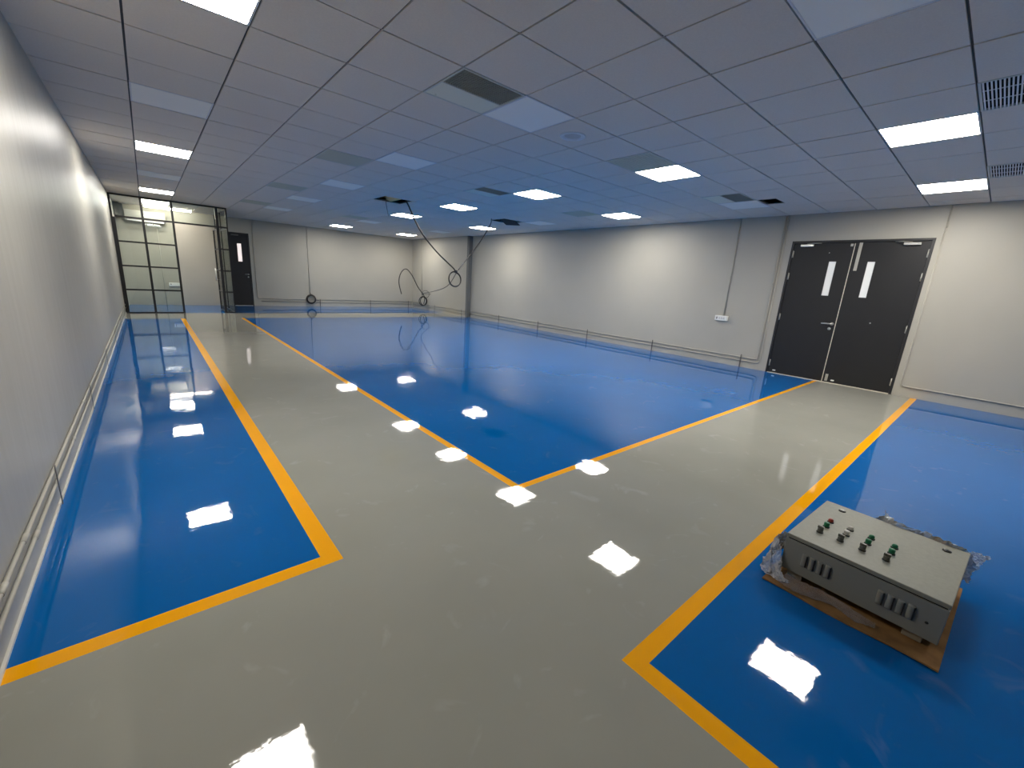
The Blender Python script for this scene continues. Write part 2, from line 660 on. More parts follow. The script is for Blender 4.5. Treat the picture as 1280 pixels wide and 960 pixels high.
VL = {
    (3, -1): 'largest ceiling vent, half dark mesh and half plain plate, beside a pale unlit panel',
    (11, -1): 'half dark ceiling vent near the right wall, next to a small dark slot',
    (7, -6): 'small half dark ceiling vent in the middle, left of the third glowing panel',
    (3, -6): 'plain drab ceiling vent, nearest of the plain ones left of the centre',
    (7, -1): 'plain drab ceiling vent touching the edge of a glowing panel',
    (11, -6): 'plain drab ceiling vent beside the glowing panel along the right wall',
    (3, -11): 'thin-looking drab ceiling vent well left of the tan-duct hole',
    (3, -16): 'drab ceiling vent over the far door, farthest on the left',
    (7, -16): 'drab ceiling vent beyond the tan-duct hole, near the far wall',
    (7, 4): 'open-bar ceiling vent at the right edge, the nearer and larger one',
    (11, 4): 'open-bar ceiling vent at the right edge, the farther and smaller one',
}
for kind, cells in (('half', VENT_HALF), ('plain', VENT_PLAIN), ('bar', VENT_BAR)):
    p = None
    for k in cells:
        if p is None:
            p = make_vent(kind, ccell(*k), VL[k], 'ceiling vents')
        else:
            dup(p, ccell(*k), VL[k])

# round speaker set in a tile
c = (TX + 5.54 * T, TY + 0.545 * T, H)
t = thing('ceiling_speaker', 'round white speaker set flush in a ceiling tile beside the largest pale panel', 'ceiling speaker', c)
q = MB()
q.lathe([(0.128, 0.0), (0.128, -0.007), (0.12, -0.011), (0.096, -0.010), (0.088, -0.004), (0.086, -0.001)], c, seg=40)
q.build('rim', M['white_metal'], t)
q = MB()
q.lathe([(0.085, -0.0008), (0.06, -0.003), (0.052, -0.0035), (0.048, -0.001), (0.02, -0.0022), (0.001, -0.0025)], c, seg=40)
q.build('grille', mat('speaker_grille', srgb(196, 194, 190), 0.7), t)

# things showing in the two open holes
x0, x1, y0, y1 = cell(6, -10)
q = MB()
q.tube([((x0 + x1) / 2 + 0.08 + 0.0, y0 - 0.35, H + 0.16), ((x0 + x1) / 2 + 0.08, y0 + 0.05, H + 0.12), ((x0 + x1) / 2 + 0.08, y1 - 0.05, H + 0.12), ((x0 + x1) / 2 + 0.08, y1 + 0.35, H + 0.16)], 0.105, 18)
tag(q.build('insulated_duct', M['tan'], loc=((x0 + x1) / 2, (y0 + y1) / 2, H + 0.06)), 'tan insulated duct showing inside the open ceiling hole', 'duct')
x0, x1, y0, y1 = cell(11, -10)
X = Matrix.Translation((x0 + 0.30, y0 + 0.28, H + 0.04)) @ Matrix.Rotation(math.radians(26), 4, 'Y') @ Matrix.Rotation(math.radians(5), 4, 'X')
q = MB()
q.box(-0.26, 0.24, -0.28, 0.28, -0.006, 0.006, X=X)
tag(q.build('ceiling_tile', M['loose_tile'], loc=(x0 + 0.3, y0 + 0.28, H + 0.04)), 'dark loose ceiling tile tilted in the open hole by the right wall', 'ceiling tile')

# ------------------------------------------------------------------ double door in the right wall
XD = XR + 0.012                                  # face of the leaves
d1 = structure(thing('door_1', 'pair of charcoal doors with narrow glass panes in the right wall', 'door', (XR, (D1[0] + D1[1]) / 2, 0)))
q = MB()
fw = 0.035
for a in ((D1[0], D1[0] + fw), (D1[1] - fw, D1[1])):
    q.box(XR - 0.006, XR + 0.11, a[0], a[1], 0, D1[2])
q.box(XR - 0.006, XR + 0.11, D1[0] + fw, D1[1] - fw, D1[2] - fw, D1[2])
q.build('frame', M['door_frame'], d1, bevel=0.002)
q = MB()
q.box(XR - 0.02, XR + 0.1, D1[0] + fw, D1[1] - fw, 0.0, 0.008)
q.build('threshold', M['seal'], d1)
YM = 1.812


def leaf(y0, y1, wy0, wy1, name):
    """leaf with a narrow window cut through"""
    q = MB()
    z0, z1, wz0, wz1 = 0.012, D1[2] - fw - 0.004, 1.467, 2.03
    a, bb = XD, XD + 0.045
    q.box(a, bb, y0, y1, z0, wz0)
    q.box(a, bb, y0, y1, wz1, z1)
    q.box(a, bb, y0, wy0, wz0, wz1)
    q.box(a, bb, wy1, y1, wz0, wz1)
    lf = q.build(name, M['door'], d1)
    q = MB()
    q.box(a + 0.012, a + 0.03, wy0, wy1, wz0, wz1)
    q.build('pane', M['door_pane'], lf)
    q = MB()
    e = 0.006
    for s0, s1, s2, s3 in ((wy0 - e, wy1 + e, wz0 - e, wz0 + 0.001), (wy0 - e, wy1 + e, wz1 - 0.001, wz1 + e), (wy0 - e, wy0 + 0.001, wz0, wz1), (wy1 - 0.001, wy1 + e, wz0, wz1)):
        q.box(a - 0.004, a + 0.01, s0, s1, s2, s3)
    q.build('pane_bead', M['door_frame'], lf)
    return lf


lfA = leaf(YM + 0.006, D1[1] - fw - 0.003, 2.01, 2.112, 'door_leaf')
lfB = leaf(D1[0] + fw + 0.003, YM - 0.006, 1.50, 1.598, 'door_leaf')
q = MB()
q.box(XD - 0.002, XD + 0.03, YM - 0.005, YM + 0.005, 0.01, D1[2] - fw - 0.02)
q.build('meeting_strip', M['seal'], d1)
# flush-bolt plates on the near leaf
q = MB()
q.box(XD - 0.006, XD, 1.713, 1.757, 1.886, 2.325)
q.build('bolt_plate', M['satin_steel'], lfB, bevel=0.002)
q = MB()
q.box(XD - 0.006, XD, 1.735, 1.775, 0.03, 0.15)
q.build('bolt_plate', M['satin_steel'], lfB, bevel=0.002)
# lever handle and lock on the far leaf
q = MB()
q.lathe([(0.026, 0.0), (0.026, -0.01), (0.012, -0.012), (0.011, -0.05), (0.001, -0.05)], (XD, 1.862, 1.006), 'x', 18)
q.tube(smooth_path([(XD - 0.045, 1.862, 1.006), (XD - 0.052, 1.885, 1.006), (XD - 0.054, 1.94, 1.006), (XD - 0.05, 2.005, 1.003)], 5), 0.011, 10)
q.build('handle', M['steel'], lfA)
q = MB()
q.lathe([(0.024, 0.0), (0.024, -0.008), (0.01, -0.009), (0.009, -0.014), (0.001, -0.014)], (XD, 1.885, 0.92), 'x', 18)
q.build('lock', M['steel'], lfA)
q = MB()
q.lathe([(0.012, 0.0), (0.012, -0.004), (0.001, -0.005)], (XD, 1.365, 1.075), 'x', 12)
q.build('screw_cap', M['steel'], lfB)
for y, lf in ((2.135, lfA), (1.85, lfA)):
    q = MB()
    if y > 2:
        q.lathe([(0.009, 0.0), (0.009, -0.003), (0.001, -0.004)], (XD, y, 2.17), 'x', 12)
        q.build('screw_cap', M['satin_steel'], lf)
    else:
        q.box(XD - 0.006, XD, y - 0.018, y + 0.018, 2.27, 2.31)
        q.build('strike_plate', M['satin_steel'], lf)
# door closers
for ya, yb, lf in ((2.372, 2.57, lfA), (1.022, 1.217, lfB)):
    q = MB()
    q.box(XD - 0.042, XD, ya, yb, 2.272, 2.312)
    cl = q.build('closer', M['steel'], lf, bevel=0.006)
    q = MB()
    ym = (ya + yb) / 2
    s = 1 if lf is lfA else -1
    q.tube([(XD - 0.035, ym, 2.316), (XD - 0.07, ym - 0.1 * s, 2.322), (XD - 0.012, ym - 0.2 * s, 2.325)], 0.006, 8)
    q.build('closer_arm', M['satin_steel'], cl)
# hinges
for y, zs, lf in ((2.67, (2.15, 1.77, 1.046, 0.185), lfA), (0.917, (2.152, 1.811, 1.027, 0.192), lfB)):
    for z in zs:
        q = MB()
        q.tube([(XD - 0.012, y, z - 0.06), (XD - 0.012, y, z + 0.06)], 0.007, 10)
        q.box(XD - 0.006, XD, y - 0.012, y + 0.012, z - 0.055, z + 0.055)
        q.build('hinge', M['satin_steel'], lf)
# small stops near the foot of each leaf
for y, lf in ((2.57, lfA), (1.66, lfB)):
    q = MB()
    q.box(XD - 0.03, XD, y - 0.022, y + 0.022, 0.045, 0.065)
    q.build('door_stop', M['plastic_white'], lf, bevel=0.003)

# ------------------------------------------------------------------ single door in the far wall
YD = YF + 0.012
d2 = structure(thing('door_2', 'single charcoal door with a narrow lit pane in the far wall', 'door', ((D2[0] + D2[1]) / 2, YF, 0)))
q = MB()
f2 = 0.03
q.box(D2[0], D2[0] + f2, YF - 0.006, YF + 0.1, 0, D2[2])
q.box(D2[1] - f2, D2[1], YF - 0.006, YF + 0.1, 0, D2[2])
q.box(D2[0] + f2, D2[1] - f2, YF - 0.006, YF + 0.1, D2[2] - f2, D2[2])
q.build('frame', M['door_frame'], d2)
q = MB()
q.box(D2[0] + f2, D2[1] - f2, YF - 0.01, YF + 0.09, 0, 0.008)
q.build('threshold', M['seal'], d2)
wx0, wx1, wz0, wz1 = 2.345, 2.46, 1.45, 2.02
q = MB()
a0, a1 = D2[0] + f2 + 0.002, D2[1] - f2 - 0.002
q.box(a0, a1, YD, YD + 0.045, 0.01, wz0)
q.box(a0, a1, YD, YD + 0.045, wz1, D2[2] - f2 - 0.002)
q.box(a0, wx0, YD, YD + 0.045, wz0, wz1)
q.box(wx1, a1, YD, YD + 0.045, wz0, wz1)
lf = q.build('door_leaf', M['door'], d2)
q = MB()
q.box(wx0, wx1, YD + 0.012, YD + 0.03, wz0, wz1)
q.build('pane', mat('warm_lit_pane', srgb(230, 215, 208), 0.3, emit=(1, 0.9, 0.86, 1), estr=0.55), lf)
q = MB()
q.lathe([(0.022, 0.0), (0.022, -0.01), (0.001, -0.012)], (2.60, YD, 1.045), 'y', 14)
q.tube([(2.60, YD - 0.012, 1.045), (2.595, YD - 0.05, 1.045), (2.49, YD - 0.05, 1.045)], 0.012, 8)
q.build('handle', M['steel'], lf)
q = MB()
q.lathe([(0.022, 0.0), (0.022, -0.01), (0.001, -0.012)], (2.59, YD, 0.955), 'y', 14)
q.build('lock', M['steel'], lf)
q = MB()
q.box(2.2, 2.4, YD - 0.04, YD, 2.26, 2.3)
q.build('closer', M['bracket'], lf, bevel=0.004)

# ------------------------------------------------------------------ glass partition in the far left corner
YG = 14.29
gp = thing('glass_partition', 'black-framed glass partition enclosing the far left corner', 'glass partition', (XL, YG, 0))


def bar(name, x0, x1, y0, y1, z0, z1, parent=gp, material=None):
    q = MB()
    q.box(x0, x1, y0, y1, z0, z1)
    return q.build(name, material or M['black_metal'], parent)


GT = H - 0.002
px = [XL, 0.06, 0.645, 1.585, 1.80]
zt_ = 2.30
rows = (0.578, 1.155, 1.73)
d = 0.028
bar('post', XL, XL + 0.035, YG - d, YG + d, 0, GT)
bar('post', XL + 0.035, XL + 0.075, YG - d, YG + d, 0, zt_ - 0.02)
bar('post', 0.036, 0.084, YG - d, YG + d, 0, GT - 0.035)
bar('post', 0.622, 0.668, YG - d, YG + d, 0, GT - 0.035)
bar('post', 1.548, 1.61, YG - d, YG + d, 0, GT - 0.035)
bar('post', 1.785, 1.815, YG - d, YG + d, 0, GT - 0.035)
bar('top_channel', XL + 0.035, 1.815, YG - d, YG + d, GT - 0.035, GT)
bar('sill_channel', XL + 0.075, 0.622, YG - d, YG + d, 0, 0.025)
bar('sill_channel', 1.61, 1.785, YG - d, YG + d, 0, 0.025)
bar('transom', XL + 0.076, 0.036, YG - d, YG + d, zt_ - 0.02, zt_ + 0.02)
bar('transom', 0.084, 0.622, YG - d, YG + d, zt_ - 0.02, zt_ + 0.02)
bar('transom', 0.668, 1.548, YG - d, YG + d, zt_ - 0.02, zt_ + 0.02)
bar('transom', 1.61, 1.785, YG - d, YG + d, zt_ - 0.02, zt_ + 0.02)
for z in rows:
    bar('muntin', XL + 0.075, 0.036, YG - 0.014, YG + 0.014, z - 0.019, z + 0.019)
    bar('muntin', 0.084, 0.622, YG - 0.014, YG + 0.014, z - 0.019, z + 0.019)
    bar('muntin', 1.61, 1.785, YG - 0.014, YG + 0.014, z - 0.019, z + 0.019)
lev = [0.025] + list(rows) + [zt_ - 0.02]
for xa, xb in ((XL + 0.075, 0.036), (0.084, 0.622), (1.61, 1.785)):
    for za, zb in zip(lev, lev[1:]):
        bar('glass_pane', xa, xb, YG - 0.004, YG + 0.004, za + 0.012, zb - 0.012, material=M['glass'])
for xa, xb in ((XL + 0.035, 0.036), (0.084, 0.622), (0.668, 1.548), (1.61, 1.785)):
    bar('glass_pane', xa, xb, YG - 0.004, YG + 0.004, zt_ + 0.02, GT - 0.035, material=M['glass'])
# return side running back to the far wall
XG = 1.80
bar('top_channel', XG - 0.02, XG + 0.02, YG + d, YF, GT - 0.03, GT)
bar('sill_channel', XG - 0.02, XG + 0.02, YG + d, YF, 0, 0.025)
bar('post', XG - 0.02, XG + 0.02, YF - 0.035, YF, 0.025, GT - 0.03)
bar('post', XG - 0.018, XG + 0.018, 15.53, 15.56, 0.025, GT - 0.03)
bar('transom', XG - 0.018, XG + 0.018, YG + d, 15.53, zt_ - 0.02, zt_ + 0.02)
bar('transom', XG - 0.018, XG + 0.018, 15.56, YF - 0.035, zt_ - 0.02, zt_ + 0.02)
for ya, yb in ((YG + d, 15.53), (15.56, YF - 0.035)):
    bar('glass_pane', XG - 0.004, XG + 0.004, ya, yb, 0.025, zt_ - 0.02, material=M['glass'])
    bar('glass_pane', XG - 0.004, XG + 0.004, ya, yb, zt_ + 0.02, GT - 0.03, material=M['glass'])
# door leaf swung back into the glass room
XO = 1.575
dl = bar('door_leaf', XO - 0.02, XO + 0.02, YG + 0.025, YG + 0.07, 0.012, zt_ - 0.03)
bar('stile', XO - 0.02, XO + 0.02, YG + 0.86, YG + 0.9, 0.012, zt_ - 0.03, dl)
for z in (0.012, 0.56, 1.14, 1.715, zt_ - 0.06):
    bar('rail', XO - 0.016, XO + 0.016, YG + 0.07, YG + 0.86, z, z + 0.028, dl)
bar('pane', XO - 0.004, XO + 0.004, YG + 0.07, YG + 0.86, 0.04, zt_ - 0.06, dl, M['glass'])
q = MB()
q.tube([(XO - 0.06, YG + 0.82, 0.85), (XO - 0.06, YG + 0.82, 1.2)], 0.012, 8)
q.box(XO - 0.06, XO - 0.02, YG + 0.815, YG + 0.825, 0.88, 0.9)
q.box(XO - 0.06, XO - 0.02, YG + 0.815, YG + 0.825, 1.15, 1.17)
q.build('pull_handle', M['steel'], dl)

# air conditioner and casing inside the glass room
ac = thing('air_conditioner', 'white split air conditioner high on the far wall inside the glass room', 'air conditioner', (0.13, YF, 2.39))
q = MB()
prof = [(16.81, 2.39), (16.66, 2.39), (16.61, 2.44), (16.59, 2.53), (16.6, 2.64), (16.63, 2.67), (16.81, 2.67)]
for (ya, za), (yb, zb) in zip(prof, prof[1:] + prof[:1]):
    q.face([(-0.31, ya, za), (0.57, ya, za), (0.57, yb, zb), (-0.31, yb, zb)])
q.face([(-0.31, y_, z_) for y_, z_ in prof])
q.face([(0.57, y_, z_) for y_, z_ in prof])
q.build('body', M['aircon'], ac)
q = MB()
X = Matrix.Translation((0.13, 16.62, 2.395)) @ Matrix.Rotation(math.radians(35), 4, 'X')
q.box(-0.4, 0.4, -0.035, 0.035, -0.005, 0.003, X=X)
q.build('air_flap', M['white_metal'], ac)
q = MB()
q.box(0.15, 0.47, YF - 0.03, YF, 2.27, 2.31)  # white strip modelled in place of a reflected streak of light
tag(q.build('wall_strip', M['plastic_white'], loc=(0.31, YF, 2.27)), 'short white strip standing in for a reflection, under the air conditioner in the glass room', 'trunking')
q = MB()
q.box(XL, -0.40, 16.35, YF, 2.47, H - 0.004)
q.box(-0.40, -0.33, 16.45, YF, 2.47, 2.79)
tag(q.build('pipe_casing', M['duct'], loc=(XL, YF, 2.47)), 'dark grey pipe casing in the top corner of the glass room beside the air conditioner', 'pipe casing')


# ------------------------------------------------------------------ sockets
def socket(name, label, c, axis, w=0.25, hh=0.1):
    t = thing(name, label, 'socket', c)
    x, y, z = c
    q, s = MB(), MB()
    if axis == 'x':
        q.box(x - 0.05, x, y - w / 2, y + w / 2, z - hh / 2, z + hh / 2)
        s.box(x - 0.054, x - 0.0501, y + w * 0.29, y + w * 0.36, z - 0.022, z + 0.022)
        sk = [(y + w * (0.12 - 0.17 * k)) for k in range(3)]
    else:
        q.box(x - w / 2, x + w / 2, y - 0.05, y, z - hh / 2, z + hh / 2)
        s.box(x - w * 0.36, x - w * 0.29, y - 0.054, y - 0.0501, z - 0.022, z + 0.022)
        sk = []
    q.build('case', M['plastic_white'], t, bevel=0.006)
    s.build('switch', M['socket_hole'], t)
    for yy in sk:
        e = MB()
        e.box(x - 0.053, x - 0.0501, yy - 0.016, yy + 0.016, z - 0.02, z + 0.02)
        e.build('outlet', mat('outlet_face', srgb(205, 204, 200), 0.5) if 'outlet_face' not in bpy.data.materials else bpy.data.materials['outlet_face'], t)
    return t


socket('wall_socket', 'white multi-outlet socket box on the right wall left of the double doors', (XR, 3.69, 0.912), 'x', 0.25, 0.1)
socket('wall_socket', 'white socket box low on the far wall inside the glass room', (0.6, YF, 0.63), 'y', 0.26, 0.1)


# ------------------------------------------------------------------ conduits
def conduit(label, path, r=0.0105, brackets=(), couplings=(), origin=None):
    t = thing('conduit', label, 'conduit', origin or tuple(path[0]), None)
    q = MB()
    q.tube(path, r, 10)
    q.build('pipe', M['pipe'], t)
    for bx in brackets:
        k = MB()
        k.box(*bx)
        k.build('bracket', M['bracket'], t)
    for a, bb in couplings:
        k = MB()
        k.tube([a, bb], r * 1.28, 10)
        k.build('coupling', M['pipe'], t)
    return t


def corner(a, c, bb, r=0.06, n=6):
    """rounded bend at c between a and bb"""
    a, c, bb = Vector(a), Vector(c), Vector(bb)
    p0 = c + (a - c).normalized() * r
    p1 = c + (bb - c).normalized() * r
    return [p0 * (1 - t) ** 2 + c * 2 * t * (1 - t) + p1 * t * t for t in [k / n for k in range(n + 1)]]


xw = XR - 0.0125
Yc = (10.891, 9.0, 7.09, 5.145, 3.18)
# right wall, upper and lower run, each turning up beside the doors
a, c, e = (xw, YS - 0.112, 0.215), (xw, 2.885, 0.2), (xw, 2.885, H - 0.004)
conduit('upper grey conduit along the right wall foot, turning up left of the double doors',
        [a] + corner(a, c, e) + [e], brackets=[(XR - 0.027, XR - 0.0232, y - 0.012, y + 0.012, 0.002, 0.255) for y in Yc],
        couplings=[((xw, 8.0, 0.209), (xw, 8.07, 0.209)), ((xw, 2.885, 1.6), (xw, 2.885, 1.67))])
a, c, e = (xw, YS - 0.112, 0.13), (xw, 2.838, 0.135), (xw, 2.838, H - 0.004)
conduit('lower grey conduit along the right wall foot, turning up nearest the double doors',
        [a] + corner(a, c, e) + [e], couplings=[((xw, 6.1, 0.133), (xw, 6.17, 0.133))])
conduit('thin grey conduit dropping from the ceiling to the white socket on the right wall',
        [(xw, 3.66, H - 0.004), (xw, 3.66, 0.962)], 0.009, origin=(xw, 3.66, 0.962))
a, c, e = (xw, 0.81, H - 0.004), (xw, 0.80, 0.165), (xw, YB + 0.01, 0.13)
conduit('grey conduit right of the double doors, dropping then running low towards the viewer', [a] + corner(a, c, e) + [e], 0.010,
        couplings=[((xw, 0.807, 2.5), (xw, 0.807, 2.56))], origin=(xw, 0.8, 0.165))
# thicker stretch of the right wall
xs_ = XS - 0.016
conduit('upper grey conduit low on the far stretch of the right wall beyond the step', [(xs_, YS + 0.02, 0.215), (xs_, YF - 0.03, 0.235)],
        brackets=[(XS - 0.006, XS, y - 0.012, y + 0.012, 0, 0.255) for y in (12.95, 14.9)])
conduit('lower grey conduit low on the far stretch of the right wall beyond the step', [(xs_, YS + 0.02, 0.13), (xs_, YF - 0.03, 0.15)])
conduit('grey conduit dropping down the far stretch of the right wall to a cable coil', [(xs_, 15.95, H - 0.004), (xs_, 15.95, 0.62)], 0.010, origin=(xs_, 15.95, 0.62))
# far wall
yw = YF - 0.016
a, c, e = (2.81, yw, H - 0.004), (2.81, yw, 0.262), (8.6, yw, 0.236)
conduit('upper grey conduit along the far wall foot, turning up beside the single door', [a] + corner(a, c, e) + [e],
        brackets=[(x - 0.012, x + 0.012, YF - 0.031, YF - 0.0272, 0.002, 0.27) for x in (4.842, 6.78, 8.45)], origin=(2.81, yw, 0.262))
conduit('lower grey conduit along the foot of the far wall right of the single door', [(2.93, yw, 0.17), (8.6, yw, 0.15)])
conduit('grey conduit dropping down the middle of the far wall to the hanging cable coil', [(4.5, yw, H - 0.004), (4.5, yw, 0.5)], 0.010, origin=(4.5, yw, 0.5))
conduit('grey conduit dropping down the far wall inside the glass room', [(0.36, yw, 2.26), (0.36, yw, 0.004)], 0.010, origin=(0.36, yw, 0.26))
# left wall
xl = XL + 0.0105
conduit('upper grey conduit along the foot of the left wall', [(xl, YB + 0.02, 0.212), (xl, 14.25, 0.215)], 0.0085,
        brackets=[(XL + 0.0192, XL + 0.022, y - 0.009, y + 0.009, 0.018, 0.25) for y in (-0.9, 1.15, 3.15, 5.1, 7.1, 9.1, 11.1, 13.1)],
        couplings=[((xl, 2.38, 0.212), (xl, 2.45, 0.212)), ((xl, 2.02, 0.212), (xl, 2.09, 0.212)), ((xl, 4.6, 0.212), (xl, 4.67, 0.212))])
conduit('lower grey conduit along the foot of the left wall', [(xl, YB + 0.02, 0.135), (xl, 14.25, 0.14)], 0.0085,
        couplings=[((xl, 2.55, 0.135), (xl, 2.62, 0.135)), ((xl, 3.9, 0.136), (xl, 3.97, 0.136))])


# ------------------------------------------------------------------ hanging cables
def ring(c, r, ax1, ax2, n=28, ph=0.0, squash=1.0, turns=1.0, drift=(0, 0, 0)):
    c, ax1, ax2 = Vector(c), Vector(ax1), Vector(ax2)
    out = []
    for k in range(int(n * turns) + 1):
        a = ph + 2 * PI * k / n
        out.append(c + ax1 * (r * math.cos(a)) + ax2 * (r * squash * math.sin(a)) + Vector(drift) * (k / n))
    return out


knot = Vector((5.40, 8.38, 1.515))
hc = cell(6, -10)
t = thing('hanging_cable', 'thick black cable hanging from the ceiling hole with the tan duct, knotted into a loop', 'cable', (4.118, 8.25, H), 'black cables hanging from the ceiling')
q = MB()
q.tube(smooth_path([(4.06, 8.29, H + 0.25), (4.115, 8.27, H), (4.165, 8.27, 2.728), (4.353, 8.27, 2.397), (4.545, 8.27, 2.155), (4.861, 8.29, 1.877), (5.179, 8.33, 1.668), (5.33, 8.36, 1.575), knot], 6), 0.016, 8)
q.build('strand', M['cable'], t)
q = MB()
q.tube(ring((5.395, 8.38, 1.345), 0.165, (1, 0, 0), (0, 0.12, 1), 30, PI / 2, 1.0, 2.0, (0.012, 0.03, -0.01)), 0.011, 8)
q.build('loop', M['cable'], t)
q = MB()
q.tube(smooth_path([(5.36, 8.36, 1.54), (5.41, 8.35, 1.50), (5.44, 8.40, 1.53), (5.40, 8.41, 1.50), (5.37, 8.36, 1.515)], 4), 0.016, 8)
q.build('knot', M['cable'], t)
q = MB()
q.tube(smooth_path([(3.90, 8.74, H + 0.2), (3.90, 8.74, H - 0.02), (3.915, 8.73, H - 0.15), (3.945, 8.73, H - 0.29)], 5), 0.006, 6)
tag(q.build('dangling_wire', M['cable'], loc=(3.90, 8.74, H)), 'short thin wire dangling from the tan-duct ceiling hole, left of the thick cable', 'wire')
# slack cable from the knot to the coil on the right wall (one length with the second hole's cable)
kf = 15.4 / 15.85
sc = lambda p: (p[0] * kf, p[1] * kf, 1.3715 + (p[2] - 1.3715) * kf)
t = thing('hanging_cable', 'thin black cable from the tilted-tile ceiling hole, sagging past the loop', 'cable', (6.52, 8.56, H), 'black cables hanging from the ceiling')
q = MB()
q.tube(smooth_path([(6.62, 8.62, H + 0.2), (6.515, 8.58, H - 0.005), (6.47, 8.55, 2.68), (6.18, 8.48, 2.30), (5.83, 8.42, 1.92), (5.46, 8.36, 1.545)], 6), 0.011, 8)
q.build('strand', M['cable'], t)
q = MB()
far_ring = Vector(sc((8.77, 15.85, 0.62)))
pth = [(5.45, 8.37, 1.53), (5.36, 8.43, 1.33), (5.31, 8.5, 1.21), (5.55, 9.2, 1.08), (6.15, 10.8, 0.93), (7.2, 13.3, 0.75), tuple(far_ring + Vector((0.1, -0.25, 0.02)))]
q.tube(smooth_path(pth, 8), 0.008, 6)
q.build('tail', M['cable'], t)
t = thing('cable_coil', 'black cable coil on the far right wall with one stiff end arching up and over', 'cable coil', (8.44, 15.4, 0.1), 'cable coils hung on the walls')
q = MB()
a1, a2 = Vector((0.92, -0.4, 0)), Vector((0, 0, 1))
cc_ = Vector(sc((8.655, 15.85, 0.335)))
for dx, rr_, sq in ((0, 0.165, 1.15), (0.03, 0.13, 1.35), (-0.02, 0.15, 1.2)):
    q.tube(ring(cc_ + Vector((dx, dx * 0.4, 0.01 * rr_)), rr_ * 0.95, a1, a2, 28, rr_ * 9, sq)[:-1], 0.014, 8, closed=True)
q.build('coil', M['cable'], t)
q = MB()
arch = [sc(p_) for p_ in ((8.69, 15.85, 0.22), (8.709, 15.85, 0.533), (8.409, 15.85, 0.902), (8.145, 15.85, 1.353), (7.889, 15.85, 1.588), (7.663, 15.85, 1.416), (7.577, 15.85, 1.051), (7.686, 15.85, 0.599))]
n_ = len(smooth_path(arch, 6))
q.tube(smooth_path(arch, 6), [0.014 + 0.006 * k / n_ for k in range(n_)], 8)
q.build('arched_end', M['cable'], t)
q = MB()
q.tube(ring(far_ring, 0.145, a1, a2, 26)[:-1], 0.007, 6, closed=True)
q.build('small_loop', M['cable'], t)
q = MB()
q.tube(smooth_path([tuple(far_ring + a1 * -0.12 + Vector((0, 0, 0.05))), (8.5, 15.6, 0.60), (xs_ - 0.0, 15.95, 0.60)], 5), 0.007, 6)
q.build('feed', M['cable'], t)
t = thing('cable_coil', 'round black cable coil hanging low on the middle of the far wall', 'cable coil', (4.53, 16.76, 0.08), 'cable coils hung on the walls')
q = MB()
for k in range(6):
    rr_ = 0.135 + 0.012 * (k % 3)
    q.tube(ring((4.525 + random.uniform(-0.012, 0.012), 16.735 + 0.008 * k, 0.262 + random.uniform(-0.01, 0.01)), rr_, (1, 0, 0), (0, 0, 1), 30)[:-1], 0.011, 8, closed=True)
q.build('coil', M['cable'], t)
q = MB()
q.tube(smooth_path([(4.5, yw, 0.52), (4.515, yw - 0.01, 0.46), (4.53, 16.75, 0.39)], 5), 0.009, 8)
q.build('feed', M['cable'], t)
q = MB()
q.tube(smooth_path([(4.66, 16.74, 0.22), (4.72, 16.73, 0.235), (4.78, 16.73, 0.22)], 5), 0.009, 8)
q.build('loose_end', M['cable'], t)

# ------------------------------------------------------------------ control box on its packing
BX, BY, BZ, BR = 2.585, 0.151, 0.044, math.radians(-2.8)
ROT = Matrix.Rotation(BR, 4, 'Z')
W2, D2_ = 0.2985, 0.2915                          # half sizes along x and y
HB = 0.193
# cardboard sheet
q = MB()
nx, ny = 16, 14
Xc = lambda u, v: (2.16 + 0.80 * u + 0.02 * v + 0.004 * math.sin(9 * v), -0.145 + 0.635 * v - 0.03 * u)
top = [[None] * (ny + 1) for _ in range(nx + 1)]
for i in range(nx + 1):
    for j in range(ny + 1):
        u, v = i / nx, j / ny
        x, y = Xc(u, v)
        edge = max(0, 0.08 - u) / 0.08
        z = 0.007 + 0.004 * edge * (0.5 + 0.5 * math.sin(7 * v + 1)) + 0.0008 * math.sin(23 * u + 5 * v)
        top[i][j] = (x, y, z)
P_ = lambda i, j, k: (top[i][j][0], top[i][j][1], top[i][j][2] if k else max(0.0, top[i][j][2] - 0.007))
for i in range(nx):
    for j in range(ny):
        q.face([P_(i, j, 1), P_(i + 1, j, 1), P_(i + 1, j + 1, 1), P_(i, j + 1, 1)])
        q.face([P_(i, j, 0), P_(i + 1, j, 0), P_(i + 1, j + 1, 0), P_(i, j + 1, 0)])
for i in range(nx):
    for j in (0, ny):
        q.face([P_(i, j, 0), P_(i + 1, j, 0), P_(i + 1, j, 1), P_(i, j, 1)])
for j in range(ny):
    for i in (0, nx):
        q.face([P_(i, j, 0), P_(i, j + 1, 0), P_(i, j + 1, 1), P_(i, j, 1)])
tag(q.build('cardboard_sheet', M['card'], loc=(2.56, 0.17, 0)), 'flat brown cardboard sheet on the blue floor under the grey control box', 'cardboard')

# packing pads that lift the box
for (yy, lab) in ((-0.215, 'worn packing pad under the near end of the control box'), (0.225, 'packing pad under the far end of the control box')):
    q = MB()
    cv = ROT @ Vector((-0.0, yy, 0))
    X = Matrix.Translation((BX + cv.x, BY + cv.y, 0)) @ ROT
    q.box(-0.285, 0.27, -0.032, 0.032, 0.0092, BZ - 0.0003, X=X)
    tag(q.build('packing_pad', M['pad'], loc=(BX + cv.x, BY + cv.y, 0.009), bevel=0.003), lab, 'packing pad', 'packing pads under the box')

